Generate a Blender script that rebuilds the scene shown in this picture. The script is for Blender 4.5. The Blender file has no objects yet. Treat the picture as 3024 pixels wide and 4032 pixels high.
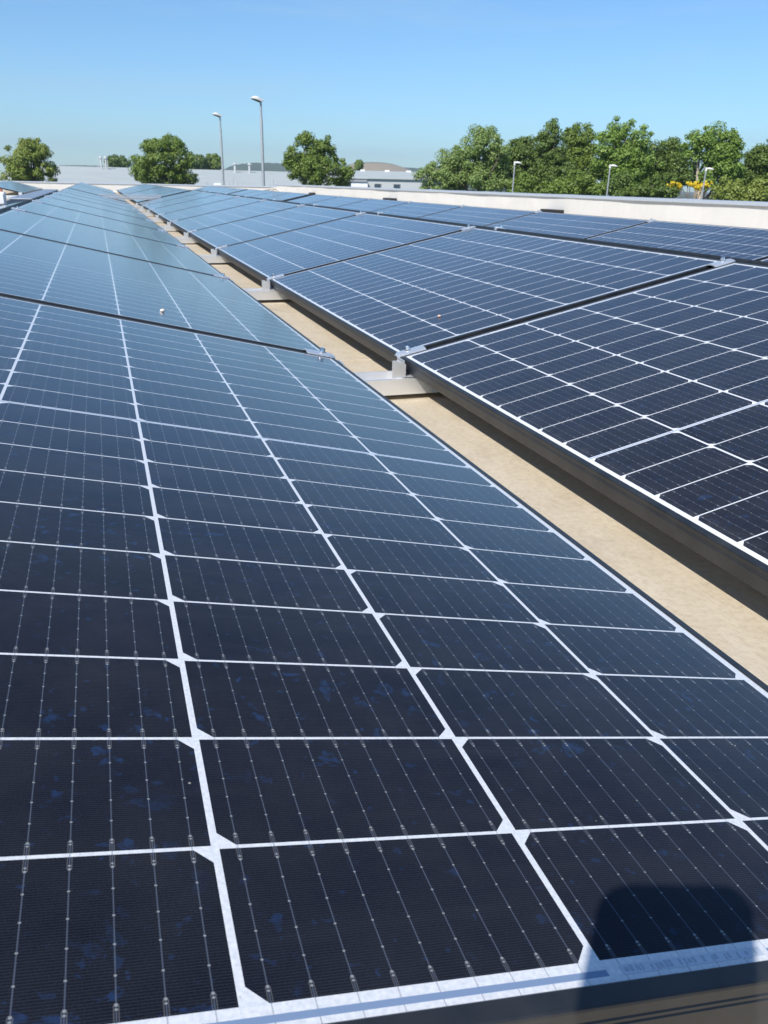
import bpy, bmesh, math, random
import numpy as np
from mathutils import Matrix, Vector

SC = bpy.context.scene
COL = SC.collection
R = math.radians

# ------------------------------------------------------------------ camera
CAM = Vector((-0.51383, -0.21928, 0.40984))
RIGHT = Vector((0.9484, -0.3164, 0.0207)).normalized()
FWD = Vector((0.3003, 0.8752, -0.3793)).normalized()
RIGHT = (RIGHT - FWD * RIGHT.dot(FWD)).normalized()
UP = RIGHT.cross(FWD)
cd = bpy.data.cameras.new('camera')
cam = bpy.data.objects.new('camera', cd)
COL.objects.link(cam)
M = Matrix((RIGHT, UP, -FWD)).transposed().to_4x4()
M.translation = CAM
cam.matrix_world = M
cd.sensor_width = 36.0
cd.sensor_fit = 'AUTO'
cd.lens = 3151.6 / 4032 * 36
cd.clip_start = 0.01
cd.clip_end = 9000
cd.dof.use_dof = True
cd.dof.focus_distance = 0.75
cd.dof.aperture_fstop = 30.0
SC.camera = cam
FPX = 3151.6


def bearing(px):
    """azimuth of an image column at the horizon (3024 px wide photo)"""
    py = 690.9 + 0.02274 * px
    r = RIGHT * (px - 1512) - UP * (py - 2016) + FWD * FPX
    return math.atan2(r.x, r.y)


def spot(px, py, D):
    """world point at horizontal distance D seen in photo pixel px, py"""
    r = RIGHT * (px - 1512) - UP * (py - 2016) + FWD * FPX
    h = math.hypot(r.x, r.y)
    return CAM + r * (D / h)


# ------------------------------------------------------------------ light
SUN = Vector((-0.542, -0.472, 0.695)).normalized()
W = bpy.data.worlds.new('World')
SC.world = W
W.use_nodes = True
nt = W.node_tree
nt.nodes.clear()
out = nt.nodes.new('ShaderNodeOutputWorld')
bg = nt.nodes.new('ShaderNodeBackground')
sky = nt.nodes.new('ShaderNodeTexSky')
sky.sky_type = 'NISHITA'
sky.sun_disc = False
sky.sun_elevation = math.asin(SUN.z)
sky.sun_rotation = math.atan2(SUN.x, SUN.y) % (2 * math.pi)
sky.altitude = 100
sky.air_density = 1.0
sky.dust_density = 0.15
sky.ozone_density = 4.0
bg.inputs['Strength'].default_value = 0.092
# very thin high cirrus
tc = nt.nodes.new('ShaderNodeTexCoord')
mp = nt.nodes.new('ShaderNodeMapping')
mp.inputs['Scale'].default_value = (1.0, 2.2, 9.0)
mp.inputs['Rotation'].default_value = (0.15, 0.1, 0.5)
nz = nt.nodes.new('ShaderNodeTexNoise')
nz.inputs['Scale'].default_value = 2.2
nz.inputs['Detail'].default_value = 7
nz.inputs['Roughness'].default_value = 0.6
nz.inputs['Distortion'].default_value = 0.5
mr = nt.nodes.new('ShaderNodeMapRange')
mr.inputs[1].default_value = 0.48
mr.inputs[2].default_value = 0.80
mr.inputs[4].default_value = 0.42
mxw = nt.nodes.new('ShaderNodeMix')
mxw.data_type = 'RGBA'
mxw.inputs[7].default_value = (5.2, 5.6, 6.0, 1)
nt.links.new(tc.outputs['Generated'], mp.inputs['Vector'])
nt.links.new(mp.outputs[0], nz.inputs['Vector'])
nt.links.new(nz.outputs['Fac'], mr.inputs[0])
nt.links.new(mr.outputs[0], mxw.inputs[0])
nt.links.new(sky.outputs[0], mxw.inputs[6])
tint = nt.nodes.new('ShaderNodeMix')
tint.data_type = 'RGBA'
tint.blend_type = 'MULTIPLY'
tint.inputs[0].default_value = 1.0
tint.inputs[7].default_value = (0.68, 0.925, 1.10, 1)
nt.links.new(mxw.outputs[2], tint.inputs[6])
nt.links.new(tint.outputs[2], bg.inputs['Color'])
nt.links.new(bg.outputs[0], out.inputs['Surface'])
sl = bpy.data.lights.new('sun', 'SUN')
sl.energy = 4.0
sl.angle = R(0.53)
sl.color = (1.0, 0.95, 0.87)
so = bpy.data.objects.new('sun', sl)
so.rotation_euler = SUN.to_track_quat('Z', 'Y').to_euler()
COL.objects.link(so)
SC.view_settings.view_transform = 'Standard'
SC.view_settings.look = 'None'
SC.view_settings.exposure = 0.55
SC.view_settings.gamma = 1.0
SC.cycles.max_bounces = 8
SC.cycles.use_denoising = True

# ------------------------------------------------------------------ helpers


class NB:
    """tiny node-graph builder"""

    def __init__(s, name):
        s.m = bpy.data.materials.new(name)
        s.m.use_nodes = True
        s.t = s.m.node_tree
        s.t.nodes.clear()
        s.out = s.t.nodes.new('ShaderNodeOutputMaterial')
        s.p = s.t.nodes.new('ShaderNodeBsdfPrincipled')
        s.t.links.new(s.p.outputs[0], s.out.inputs['Surface'])

    def n(s, typ, **kw):
        nd = s.t.nodes.new(typ)
        for k, v in kw.items():
            setattr(nd, k, v)
        return nd

    def link(s, a, b):
        if isinstance(a, (int, float)):
            b.default_value = a
        elif isinstance(a, tuple):
            b.default_value = a if len(a) == len(b.default_value) else tuple(a) + (1.0,)
        else:
            s.t.links.new(a, b)

    def math(s, op, a, b=0.0, c=None, clamp=False):
        nd = s.n('ShaderNodeMath', operation=op)
        nd.use_clamp = clamp
        s.link(a, nd.inputs[0])
        s.link(b, nd.inputs[1])
        if c is not None:
            s.link(c, nd.inputs[2])
        return nd.outputs[0]

    def mix(s, f, a, b):
        nd = s.n('ShaderNodeMix', data_type='RGBA')
        s.link(f, nd.inputs[0])
        s.link(a, nd.inputs[6])
        s.link(b, nd.inputs[7])
        return nd.outputs[2]

    def coord(s, kind='Object'):
        return s.n('ShaderNodeTexCoord').outputs[kind]

    def mapping(s, v, scale=(1, 1, 1), rot=(0, 0, 0)):
        nd = s.n('ShaderNodeMapping')
        nd.inputs['Scale'].default_value = scale
        nd.inputs['Rotation'].default_value = rot
        s.link(v, nd.inputs['Vector'])
        return nd.outputs[0]

    def noise(s, v, scale, detail=4, rough=0.55, dist=0.0):
        nd = s.n('ShaderNodeTexNoise')
        s.link(v, nd.inputs['Vector'])
        nd.inputs['Scale'].default_value = scale
        nd.inputs['Detail'].default_value = detail
        nd.inputs['Roughness'].default_value = rough
        nd.inputs['Distortion'].default_value = dist
        return nd.outputs['Fac']

    def ramp(s, f, lo, hi):
        nd = s.n('ShaderNodeMapRange')
        s.link(f, nd.inputs[0])
        nd.inputs[1].default_value = lo
        nd.inputs[2].default_value = hi
        return nd.outputs[0]

    def bump(s, h, strength, dist):
        nd = s.n('ShaderNodeBump')
        nd.inputs['Strength'].default_value = strength
        nd.inputs['Distance'].default_value = dist
        s.link(h, nd.inputs['Height'])
        s.t.links.new(nd.outputs[0], s.p.inputs['Normal'])

    def set(s, **kw):
        names = dict(col='Base Color', rough='Roughness', metal='Metallic', ior='IOR', spec='Specular IOR Level', coat='Coat Weight',
                     coatr='Coat Roughness')
        for k, v in kw.items():
            s.link(v, s.p.inputs[names[k]])
        return s.m


def plain(name, col, rough=0.6, metal=0.0, var=0.12, scale=8.0, bump=0.0, bscale=60.0):
    b = NB(name)
    c = b.coord()
    f = b.noise(c, scale, 5, 0.6)
    dark = tuple(x * (1 - var) for x in col)
    lite = tuple(min(1, x * (1 + var)) for x in col)
    b.set(col=b.mix(b.ramp(f, 0.3, 0.7), dark, lite), rough=rough, metal=metal)
    if bump:
        b.bump(b.noise(c, bscale, 3), bump, 0.01)
    return b.m


def link(name, me, parent=None, mat=None):
    o = bpy.data.objects.new(name, me)
    COL.objects.link(o)
    if parent is not None:
        o.parent = parent
    if mat is not None:
        for m in (mat if isinstance(mat, (list, tuple)) else [mat]):
            me.materials.append(m)
    return o


def tag(o, label, cat, group=None):
    o['label'] = label
    o['category'] = cat
    if group:
        o['group'] = group
    return o


def thing(name, label, cat, loc=(0, 0, 0), group=None, mat=None):
    o = bpy.data.objects.new(name, None)
    COL.objects.link(o)
    o.empty_display_size = 0.1
    if mat is not None:
        o.matrix_world = mat
    else:
        o.location = loc
    return tag(o, label, cat, group)


class MB:
    def __init__(s):
        s.v = []
        s.f = []
        s.mi = []

    def add(s, vs, fs, mi=0):
        k = len(s.v)
        s.v += [tuple(v) for v in vs]
        for f in fs:
            s.f.append([i + k for i in f])
            s.mi.append(mi)
        return s

    def box(s, lo, hi, mi=0):
        x0, y0, z0 = lo
        x1, y1, z1 = hi
        return s.add([(x0, y0, z0), (x1, y0, z0), (x1, y1, z0), (x0, y1, z0), (x0, y0, z1), (x1, y0, z1), (x1, y1, z1), (x0, y1, z1)],
                     [(0, 3, 2, 1), (4, 5, 6, 7), (0, 1, 5, 4), (1, 2, 6, 5), (2, 3, 7, 6), (3, 0, 4, 7)], mi)

    def tube(s, pts, rad, n=8, mi=0, cap=True):
        pts = [Vector(p) for p in pts]
        rs = rad if isinstance(rad, (list, tuple)) else [rad] * len(pts)
        vs, fs = [], []
        a = None
        for i, p in enumerate(pts):
            d = (pts[min(i + 1, len(pts) - 1)] - pts[max(i - 1, 0)]).normalized()
            if a is None:
                a = d.orthogonal().normalized()
            else:
                a = (a - d * a.dot(d)).normalized()
            b = d.cross(a)
            for j in range(n):
                t = 2 * math.pi * j / n
                vs.append(p + (a * math.cos(t) + b * math.sin(t)) * rs[i])
        for i in range(len(pts) - 1):
            for j in range(n):
                fs.append((i * n + j, i * n + (j + 1) % n, (i + 1) * n + (j + 1) % n, (i + 1) * n + j))
        if cap:
            fs.append(tuple(range(n))[::-1])
            fs.append(tuple((len(pts) - 1) * n + j for j in range(n)))
        return s.add(vs, fs, mi)

    def prism(s, prof, a0, a1, axis='X', mi=0):
        """extrude a closed 2-D profile along an axis; profile coords are the two other axes in order"""
        n = len(prof)

        def P(a, p):
            return {'X': (a, p[0], p[1]), 'Y': (p[0], a, p[1]), 'Z': (p[0], p[1], a)}[axis]
        vs = [P(a0, p) for p in prof] + [P(a1, p) for p in prof]
        fs = [(j, (j + 1) % n, n + (j + 1) % n, n + j) for j in range(n)] + [tuple(range(n))[::-1], tuple(range(n, 2 * n))]
        return s.add(vs, fs, mi)

    def mesh(s, name, smooth=False, fix=True):
        me = bpy.data.meshes.new(name)
        me.from_pydata(s.v, [], s.f)
        me.polygons.foreach_set('material_index', s.mi)
        if fix:
            bm = bmesh.new()
            bm.from_mesh(me)
            bmesh.ops.recalc_face_normals(bm, faces=bm.faces)
            bm.to_mesh(me)
            bm.free()
        if smooth:
            me.polygons.foreach_set('use_smooth', [True] * len(me.polygons))
            me.set_sharp_from_angle(angle=R(40))
        me.update()
        return me

    def build(s, name, mat, parent=None, smooth=False):
        return link(name, s.mesh(name, smooth), parent, mat)


def bevel_box(mb, lo, hi, b, mi=0):
    """box with chamfered vertical-plane edges (all 12 edges)"""
    bm = bmesh.new()
    bmesh.ops.create_cube(bm, size=1)
    c = [(lo[i] + hi[i]) / 2 for i in range(3)]
    d = [hi[i] - lo[i] for i in range(3)]
    for v in bm.verts:
        v.co = Vector((c[i] + v.co[i] * d[i] for i in range(3)))
    bmesh.ops.bevel(bm, geom=bm.edges[:], offset=b, segments=2, affect='EDGES', profile=0.5)
    bm.verts.ensure_lookup_table()
    mb.add([v.co for v in bm.verts], [[v.index for v in f.verts] for f in bm.faces], mi)
    bm.free()


ORD = ['first', 'second', 'third', 'fourth', 'fifth', 'sixth', 'seventh', 'eighth', 'ninth', 'tenth', 'eleventh', 'twelfth']

# ------------------------------------------------------------------ materials
PU, PV, MG = 0.168, 0.086, 0.0054
CELLS_L = 20 * PV + MG
T = R(12.75)


def make_glass():
    b = NB('solar_cells_under_glass')
    co = b.coord()
    sep = b.n('ShaderNodeSeparateXYZ')
    b.link(co, sep.inputs[0])
    x, y = sep.outputs[0], sep.outputs[1]
    m = b.math
    oi = b.n('ShaderNodeObjectInfo')
    rnd = oi.outputs['Random']
    # dirt coordinates differ from panel to panel
    comb = b.n('ShaderNodeCombineXYZ')
    b.link(m('MULTIPLY_ADD', rnd, 37.0, x), comb.inputs[0])
    b.link(m('MULTIPLY_ADD', rnd, 91.0, y), comb.inputs[1])
    dc = comb.outputs[0]
    colm = m('FLOOR', m('DIVIDE', x, PU))
    fx = m('SUBTRACT', m('SUBTRACT', x, m('MULTIPLY', colm, PU)), PU / 2)
    ax = m('ABSOLUTE', fx)
    ymid = 10 * PV + MG / 2
    past = m('GREATER_THAN', y, ymid)
    y2 = m('SUBTRACT', y, m('MULTIPLY', past, MG))
    row = m('FLOOR', m('DIVIDE', y2, PV))
    fy = m('SUBTRACT', m('SUBTRACT', y2, m('MULTIPLY', row, PV)), PV / 2)
    ay = m('ABSOLUTE', fy)
    par = m('SUBTRACT', 1.0, m('MULTIPLY', m('FLOORED_MODULO', colm, 2.0), 2.0))  # +1 even, -1 odd
    hx, hy = 0.0821, 0.0419
    cham = m('LESS_THAN', m('ADD', ax, m('MULTIPLY', fy, par)), hx + hy - 0.0085)
    incell = m('MULTIPLY', m('LESS_THAN', ax, hx), m('LESS_THAN', ay, hy))
    incell = m('MULTIPLY', incell, cham)
    inx = m('MULTIPLY', m('GREATER_THAN', x, 0.0), m('LESS_THAN', x, 6 * PU))
    iny = m('MULTIPLY', m('GREATER_THAN', y, 0.0), m('LESS_THAN', y, CELLS_L))
    inarea = m('MULTIPLY', inx, iny)
    midd = m('ABSOLUTE', m('SUBTRACT', y, ymid))
    notmid = m('GREATER_THAN', midd, MG / 2)
    incell = m('MULTIPLY', m('MULTIPLY', incell, inarea), notmid)
    # thin bus wires
    bp = 2 * hx / 9
    wx = m('ABSOLUTE', m('SUBTRACT', m('FLOORED_MODULO', m('ADD', fx, hx), bp), bp / 2))
    wire = m('LESS_THAN', wx, 0.00028)
    inwx = m('LESS_THAN', ax, hx)
    pady = m('ABSOLUTE', m('SUBTRACT', m('FLOORED_MODULO', m('ADD', fy, 0.0731), 0.0146), 0.0073))
    pad = m('MULTIPLY', m('LESS_THAN', wx, 0.00058), m('LESS_THAN', pady, 0.00042))
    endz = m('GREATER_THAN', ay, 0.0345)
    loop = m('MULTIPLY', endz, m('LESS_THAN', m('ABSOLUTE', m('SUBTRACT', wx, 0.00095)), 0.00022))
    enddot = m('MULTIPLY', m('LESS_THAN', m('ABSOLUTE', m('SUBTRACT', ay, 0.0345)), 0.0006), m('LESS_THAN', wx, 0.00065))
    # fingers: fine lines across the cell
    fing = m('LESS_THAN', m('FLOORED_MODULO', y2, 0.0014), 0.0004)
    # ribbons in the middle and at both ends
    e0 = m('ABSOLUTE', m('SUBTRACT', y, -0.0056))
    e1 = m('ABSOLUTE', m('SUBTRACT', y, CELLS_L + 0.0056))
    rib = m('LESS_THAN', m('MINIMUM', m('MINIMUM', e0, e1), m('ADD', midd, 0.0004)), 0.0017)
    # the near-end ribbon is interrupted beside the serial strip
    brk = m('MULTIPLY', m('LESS_THAN', m('ABSOLUTE', m('SUBTRACT', x, 0.284)), 0.050), m('LESS_THAN', e1, 0.004))
    rib = m('MULTIPLY', m('MULTIPLY', rib, inx), m('SUBTRACT', 1.0, brk))
    # ---- colours
    cellvar = b.n('ShaderNodeTexWhiteNoise', noise_dimensions='3D')
    cc = b.n('ShaderNodeCombineXYZ')
    b.link(colm, cc.inputs[0])
    b.link(row, cc.inputs[1])
    b.link(rnd, cc.inputs[2])
    b.link(cc.outputs[0], cellvar.inputs['Vector'])
    cell = b.mix(cellvar.outputs['Value'], (0.0034, 0.0050, 0.0115), (0.0056, 0.0076, 0.0160))
    cell = b.mix(m('MULTIPLY', fing, 0.7), cell, (0.024, 0.029, 0.042))
    # mottled silicon texture
    gr = b.noise(dc, 1100, 2, 0.7)
    cell = b.mix(b.math('MULTIPLY', b.ramp(gr, 0.48, 0.78), 0.5), cell, (0.032, 0.036, 0.050))
    # water stains: small irregular bluish patches
    st = b.noise(dc, 58, 4, 0.6, 0.5)
    stain = m('MULTIPLY', b.ramp(st, 0.600, 0.618), b.ramp(b.noise(dc, 8, 2), 0.46, 0.58))
    st2 = b.noise(dc, 85, 2, 0.5, 0.2)
    stain = m('MAXIMUM', stain, m('MULTIPLY', b.ramp(st2, 0.665, 0.68), 0.7))
    stain = m('MULTIPLY', stain, b.ramp(b.noise(dc, 160, 2), 0.35, 0.6))
    cell = b.mix(m('MULTIPLY', stain, 0.65), cell, (0.015, 0.040, 0.110))
    # grey dusty film, thicker near the lower frame edge
    film = b.ramp(b.noise(dc, 14, 6, 0.7), 0.35, 0.75)
    streak = b.ramp(b.noise(b.mapping(dc, (2.5, 22, 1)), 1.6, 5, 0.65), 0.45, 0.8)
    film = m('MAXIMUM', film, streak)
    cell = b.mix(m('MULTIPLY', film, 0.010), cell, (0.45, 0.42, 0.38))
    low = m('MULTIPLY', b.math('SUBTRACT', 1.0, b.ramp(x, 0.002, 0.03)), b.ramp(b.noise(dc, 55, 6, 0.75), 0.42, 0.75))
    cell = b.mix(m('MULTIPLY', low, 0.10), cell, (0.40, 0.36, 0.32))
    # specks of grit
    v2 = b.n('ShaderNodeTexVoronoi', feature='F1')
    b.link(dc, v2.inputs['Vector'])
    v2.inputs['Scale'].default_value = 70
    sc2 = b.n('ShaderNodeSeparateColor')
    b.link(v2.outputs['Color'], sc2.inputs[0])
    speck = m('LESS_THAN', v2.outputs['Distance'], m('MULTIPLY', m('SUBTRACT', sc2.outputs[1], 0.86), 0.35))
    # wires over the cell
    cell = b.mix(m('MULTIPLY', wire, 0.8), cell, (0.085, 0.105, 0.145))
    cell = b.mix(m('MULTIPLY', loop, 0.42), cell, (0.19, 0.19, 0.20))
    cell = b.mix(m('MAXIMUM', pad, enddot), cell, (0.27, 0.28, 0.28))
    # white back sheet with grey wires crossing
    sheet = b.mix(b.ramp(b.noise(dc, 400, 2), 0.3, 0.7), (0.60, 0.62, 0.65), (0.76, 0.77, 0.79))
    wg = m('MULTIPLY', m('MULTIPLY', wire, inwx), m('LESS_THAN', m('MINIMUM', e0, e1), 0.0063))
    wg = m('MAXIMUM', wg, m('MULTIPLY', m('MULTIPLY', wire, inwx), inarea))
    sheet = b.mix(m('MULTIPLY', wg, 0.55), sheet, (0.16, 0.18, 0.22))
    sheet = b.mix(rib, sheet, (0.20, 0.28, 0.42))  # tinned ribbon, with the sky's blue reflection put into its colour
    col = b.mix(incell, sheet, cell)
    col = b.mix(m('MULTIPLY', speck, 0.7), col, (0.50, 0.46, 0.40))
    rough = m('MULTIPLY_ADD', film, 0.08, 0.13)
    # anti-reflective glass: almost no mirror image seen from above, a full one at grazing angles
    b.t.nodes.remove(b.p)
    lw = b.n('ShaderNodeLayerWeight')
    lw.inputs['Blend'].default_value = 0.5
    fac = m('MULTIPLY_ADD', m('POWER', lw.outputs['Facing'], 5.0), 0.95, 0.006)
    # thin dust film: its optical depth grows as the glass is seen more edge-on
    cosv = m('MAXIMUM', m('SUBTRACT', 1.0, lw.outputs['Facing']), 0.06)
    dust = m('MINIMUM', m('DIVIDE', m('MULTIPLY_ADD', film, 0.009, 0.004), cosv), 0.30)
    col = b.mix(dust, col, (0.50, 0.49, 0.47))
    df = b.n('ShaderNodeBsdfDiffuse')
    gl = b.n('ShaderNodeBsdfGlossy')
    b.link(col, df.inputs['Color'])
    gl.inputs['Color'].default_value = (0.97, 0.985, 1.0, 1)
    b.link(rough, gl.inputs['Roughness'])
    mx = b.n('ShaderNodeMixShader')
    b.link(fac, mx.inputs[0])
    b.t.links.new(df.outputs[0], mx.inputs[1])
    b.t.links.new(gl.outputs[0], mx.inputs[2])
    b.t.links.new(mx.outputs[0], b.out.inputs['Surface'])
    return b.m


M_GLASS = make_glass()
M_BACK = plain('white_back_sheet', (0.6, 0.6, 0.6), 0.6)


def anodised():
    b = NB('black_anodised_aluminium')
    c = b.coord()
    f = b.ramp(b.noise(b.mapping(c, (1, 1, 1)), 30, 5, 0.65), 0.35, 0.7)
    b.set(col=b.mix(f, (0.013, 0.016, 0.020), (0.030, 0.031, 0.033)), rough=0.42, metal=0.0, spec=0.45)
    return b.m


M_FRAME = anodised()


def alu(name, col, rough, var=0.10, metal=1.0):
    b = NB(name)
    c = b.coord()
    st = b.noise(b.mapping(c, (2, 60, 60)), 6, 4, 0.6)
    f = b.noise(c, 14, 5)
    lo = tuple(v * (1 - var) for v in col)
    hi = tuple(min(1, v * (1 + var)) for v in col)
    b.set(col=b.mix(b.math('MULTIPLY_ADD', st, 0.5, b.math('MULTIPLY', f, 0.5)), lo, hi), rough=b.math('MULTIPLY_ADD', st, 0.12, rough),
          metal=metal)
    return b.m


M_ALU = alu('mill_finish_aluminium', (0.90, 0.90, 0.90), 0.26, 0.08, 0.75)
M_CLAMP = alu('clamp_aluminium', (0.78, 0.80, 0.83), 0.28, 0.08, 0.7)
M_STEEL = alu('stainless_bolt', (0.85, 0.84, 0.82), 0.15)
M_RUBBER = plain('black_rubber', (0.02, 0.02, 0.02), 0.8)


def roof_mat():
    b = NB('dusty_roof_membrane')
    c = b.coord()
    m = b.math
    big = b.noise(c, 1.3, 5, 0.6)
    mid = b.noise(b.mapping(c, (3, 1, 1), (0, 0, 0.4)), 6, 6, 0.65)
    fine = b.noise(c, 90, 4, 0.7)
    col = b.mix(b.ramp(big, 0.3, 0.7), (0.50, 0.43, 0.32), (0.625, 0.54, 0.41))
    col = b.mix(m('MULTIPLY', b.ramp(mid, 0.45, 0.72), 0.6), col, (0.64, 0.57, 0.47))
    col = b.mix(m('MULTIPLY', b.ramp(fine, 0.45, 0.75), 0.5), col, (0.34, 0.26, 0.18))
    # fabric weave of the membrane, scuffs, dark specks
    sep = b.n('ShaderNodeSeparateXYZ')
    b.link(c, sep.inputs[0])
    wv = m('MULTIPLY', m('ABSOLUTE', m('SINE', m('MULTIPLY', sep.outputs[0], 700.0))), m('ABSOLUTE', m('SINE', m('MULTIPLY', sep.outputs[1], 700.0))))
    rid = b.n('ShaderNodeTexNoise', noise_type='RIDGED_MULTIFRACTAL') if hasattr(bpy.types.ShaderNodeTexNoise, 'noise_type') else b.n('ShaderNodeTexNoise')
    b.link(b.mapping(c, (4, 12, 1), (0, 0, 0.7)), rid.inputs['Vector'])
    rid.inputs['Scale'].default_value = 5
    scuff = m('MULTIPLY', b.ramp(rid.outputs['Fac'], 1.05, 1.5), b.ramp(b.noise(c, 3.1, 2), 0.5, 0.65))
    col = b.mix(m('MULTIPLY', scuff, 0.5), col, (0.72, 0.66, 0.58))
    v = b.n('ShaderNodeTexVoronoi')
    b.link(c, v.inputs['Vector'])
    v.inputs['Scale'].default_value = 26
    s = b.n('ShaderNodeSeparateColor')
    b.link(v.outputs['Color'], s.inputs[0])
    dot = m('LESS_THAN', v.outputs['Distance'], m('MULTIPLY', m('SUBTRACT', s.outputs[0], 0.8), 0.5))
    col = b.mix(m('MULTIPLY', dot, 0.55), col, (0.14, 0.11, 0.08))
    blot = b.ramp(b.noise(c, 9, 7, 0.75, 0.8), 0.5, 0.72)
    col = b.mix(m('MULTIPLY', blot, 0.45), col, (0.36, 0.29, 0.21))
    b.set(col=col, rough=0.75)
    h = m('ADD', m('MULTIPLY', wv, 0.05), m('ADD', m('MULTIPLY', mid, 1.2), m('MULTIPLY', scuff, 0.7)))
    b.bump(h, 0.3, 0.006)
    return b.m


M_ROOF = roof_mat()


def membrane_mat():
    b = NB('white_parapet_membrane')
    c = b.coord()
    m = b.math
    w = b.noise(b.mapping(c, (1, 0.9, 1.6)), 1.4, 1, 0.4, 0.3)
    dirt = b.noise(b.mapping(c, (1, 3.0, 0.7)), 3.0, 6, 0.65)
    col = b.mix(b.ramp(dirt, 0.35, 0.75), (0.64, 0.615, 0.575), (0.60, 0.575, 0.535))
    b.set(col=col, rough=0.6)
    b.bump(w, 0.5, 0.08)
    return b.m


M_MEMB = membrane_mat()
M_COPING = alu('coping_sheet_metal', (0.60, 0.64, 0.70), 0.38, 0.06, 0.5)
M_GALV = alu('galvanised_steel', (0.62, 0.64, 0.66), 0.40, 0.2)
M_BLACKBOX = plain('black_plastic', (0.012, 0.012, 0.013), 0.5)
M_WHITE = plain('white_paint', (0.8, 0.8, 0.79), 0.5)
M_GREY = plain('grey_paint', (0.35, 0.36, 0.37), 0.5)

# ------------------------------------------------------------------ solar panels
LIP = 0.011
FX0, FX1 = -0.018, 6 * PU + 0.018
FY0, FY1 = -0.022, CELLS_L + 0.022


def frame_mesh():
    prof = [(0.0012, -0.0350), (0, -0.0338), (0, -0.0125), (0.0007, -0.0118), (0.0007, -0.0112), (0, -0.0105), (0, -0.0088), (0.0007, -0.0081),
            (0.0007, -0.0075), (0, -0.0068), (0, -0.0006), (0.0004, 0.0006), (0.0014, 0.0012), (LIP - 0.0008, 0.0012), (LIP, 0.0006),
            (LIP, -0.0045), (0.0022, -0.0055), (0.0022, -0.0325), (0.026, -0.0330), (0.026, -0.0350)]
    mb = MB()
    n = len(prof)
    vs = []
    for a, z in prof:
        vs += [(FX0 + a, FY0 + a, z), (FX1 - a, FY0 + a, z), (FX1 - a, FY1 - a, z), (FX0 + a, FY1 - a, z)]
    fs = []
    for i in range(n):
        j = (i + 1) % n
        for k in range(4):
            l = (k + 1) % 4
            fs.append((i * 4 + k, i * 4 + l, j * 4 + l, j * 4 + k))
    mb.add(vs, fs)
    return mb.mesh('frame')


def glass_mesh():
    a = LIP - 0.004
    mb = MB()
    x0, x1, y0, y1 = FX0 + a, FX1 - a, FY0 + a, FY1 - a
    mb.add([(x0, y0, 0), (x1, y0, 0), (x1, y1, 0), (x0, y1, 0)], [(0, 1, 2, 3)], 0)
    mb.add([(x0, y0, 0), (x1, y0, 0), (x1, y1, 0), (x0, y1, 0), (x0, y0, -0.004), (x1, y0, -0.004), (x1, y1, -0.004), (x0, y1, -0.004)],
           [(7, 6, 5, 4), (0, 4, 5, 1), (1, 5, 6, 2), (2, 6, 7, 3), (3, 7, 4, 0)], 1)
    me = mb.mesh('glass', fix=False)
    return me


ME_FRAME = frame_mesh()
ME_FRAME.materials.append(M_FRAME)
ME_GLASS = glass_mesh()
ME_GLASS.materials.append(M_GLASS)
ME_GLASS.materials.append(M_BACK)
cT, sT = math.cos(T), math.sin(T)


def mat_right(X0, Y, Z0):   # surface rises towards +X (faces left)
    return Matrix(((cT, 0, -sT, X0), (0, 1, 0, Y), (sT, 0, cT, Z0), (0, 0, 0, 1)))


def mat_left(X0, Y, Z0):    # surface rises towards -X (faces right); its own y runs backwards
    return Matrix(((-cT, 0, sT, X0), (0, -1, 0, Y + CELLS_L), (sT, 0, cT, Z0), (0, 0, 0, 1)))


G_PANEL = 'solar panels on the flat roof'
panel_root = None


def panel(label, mat):
    o = thing('solar_panel', label, 'solar panel', group=G_PANEL, mat=mat)
    link('frame', ME_FRAME, o)
    link('glass', ME_GLASS, o)
    return o


PITCH = 1.80
B1 = [k * PITCH for k in range(9)]
B2 = [16.65 + k * PITCH for k in range(4)]
B3 = [24.15 + k * PITCH for k in range(5)]
XR, ZR = 0.2137, -0.004
X4, Z4 = 2.554, -0.036
X3H, Z3H = 1.268, 0.227           # outer ridge edge of the row behind the middle ridge
XM1H = -1.052
XOFF3 = -0.13


def low_from_high(XH, ZH, side):
    w = FX1
    return (XH - side * -1 * w * cT, ZH - w * sT)


X3, Z3 = X3H + FX1 * cT, Z3H - FX1 * sT           # faces right, low side at larger X
XM1, ZM1 = XM1H - FX1 * cT, 0.2265 - FX1 * sT     # faces left, low side at smaller X

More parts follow.
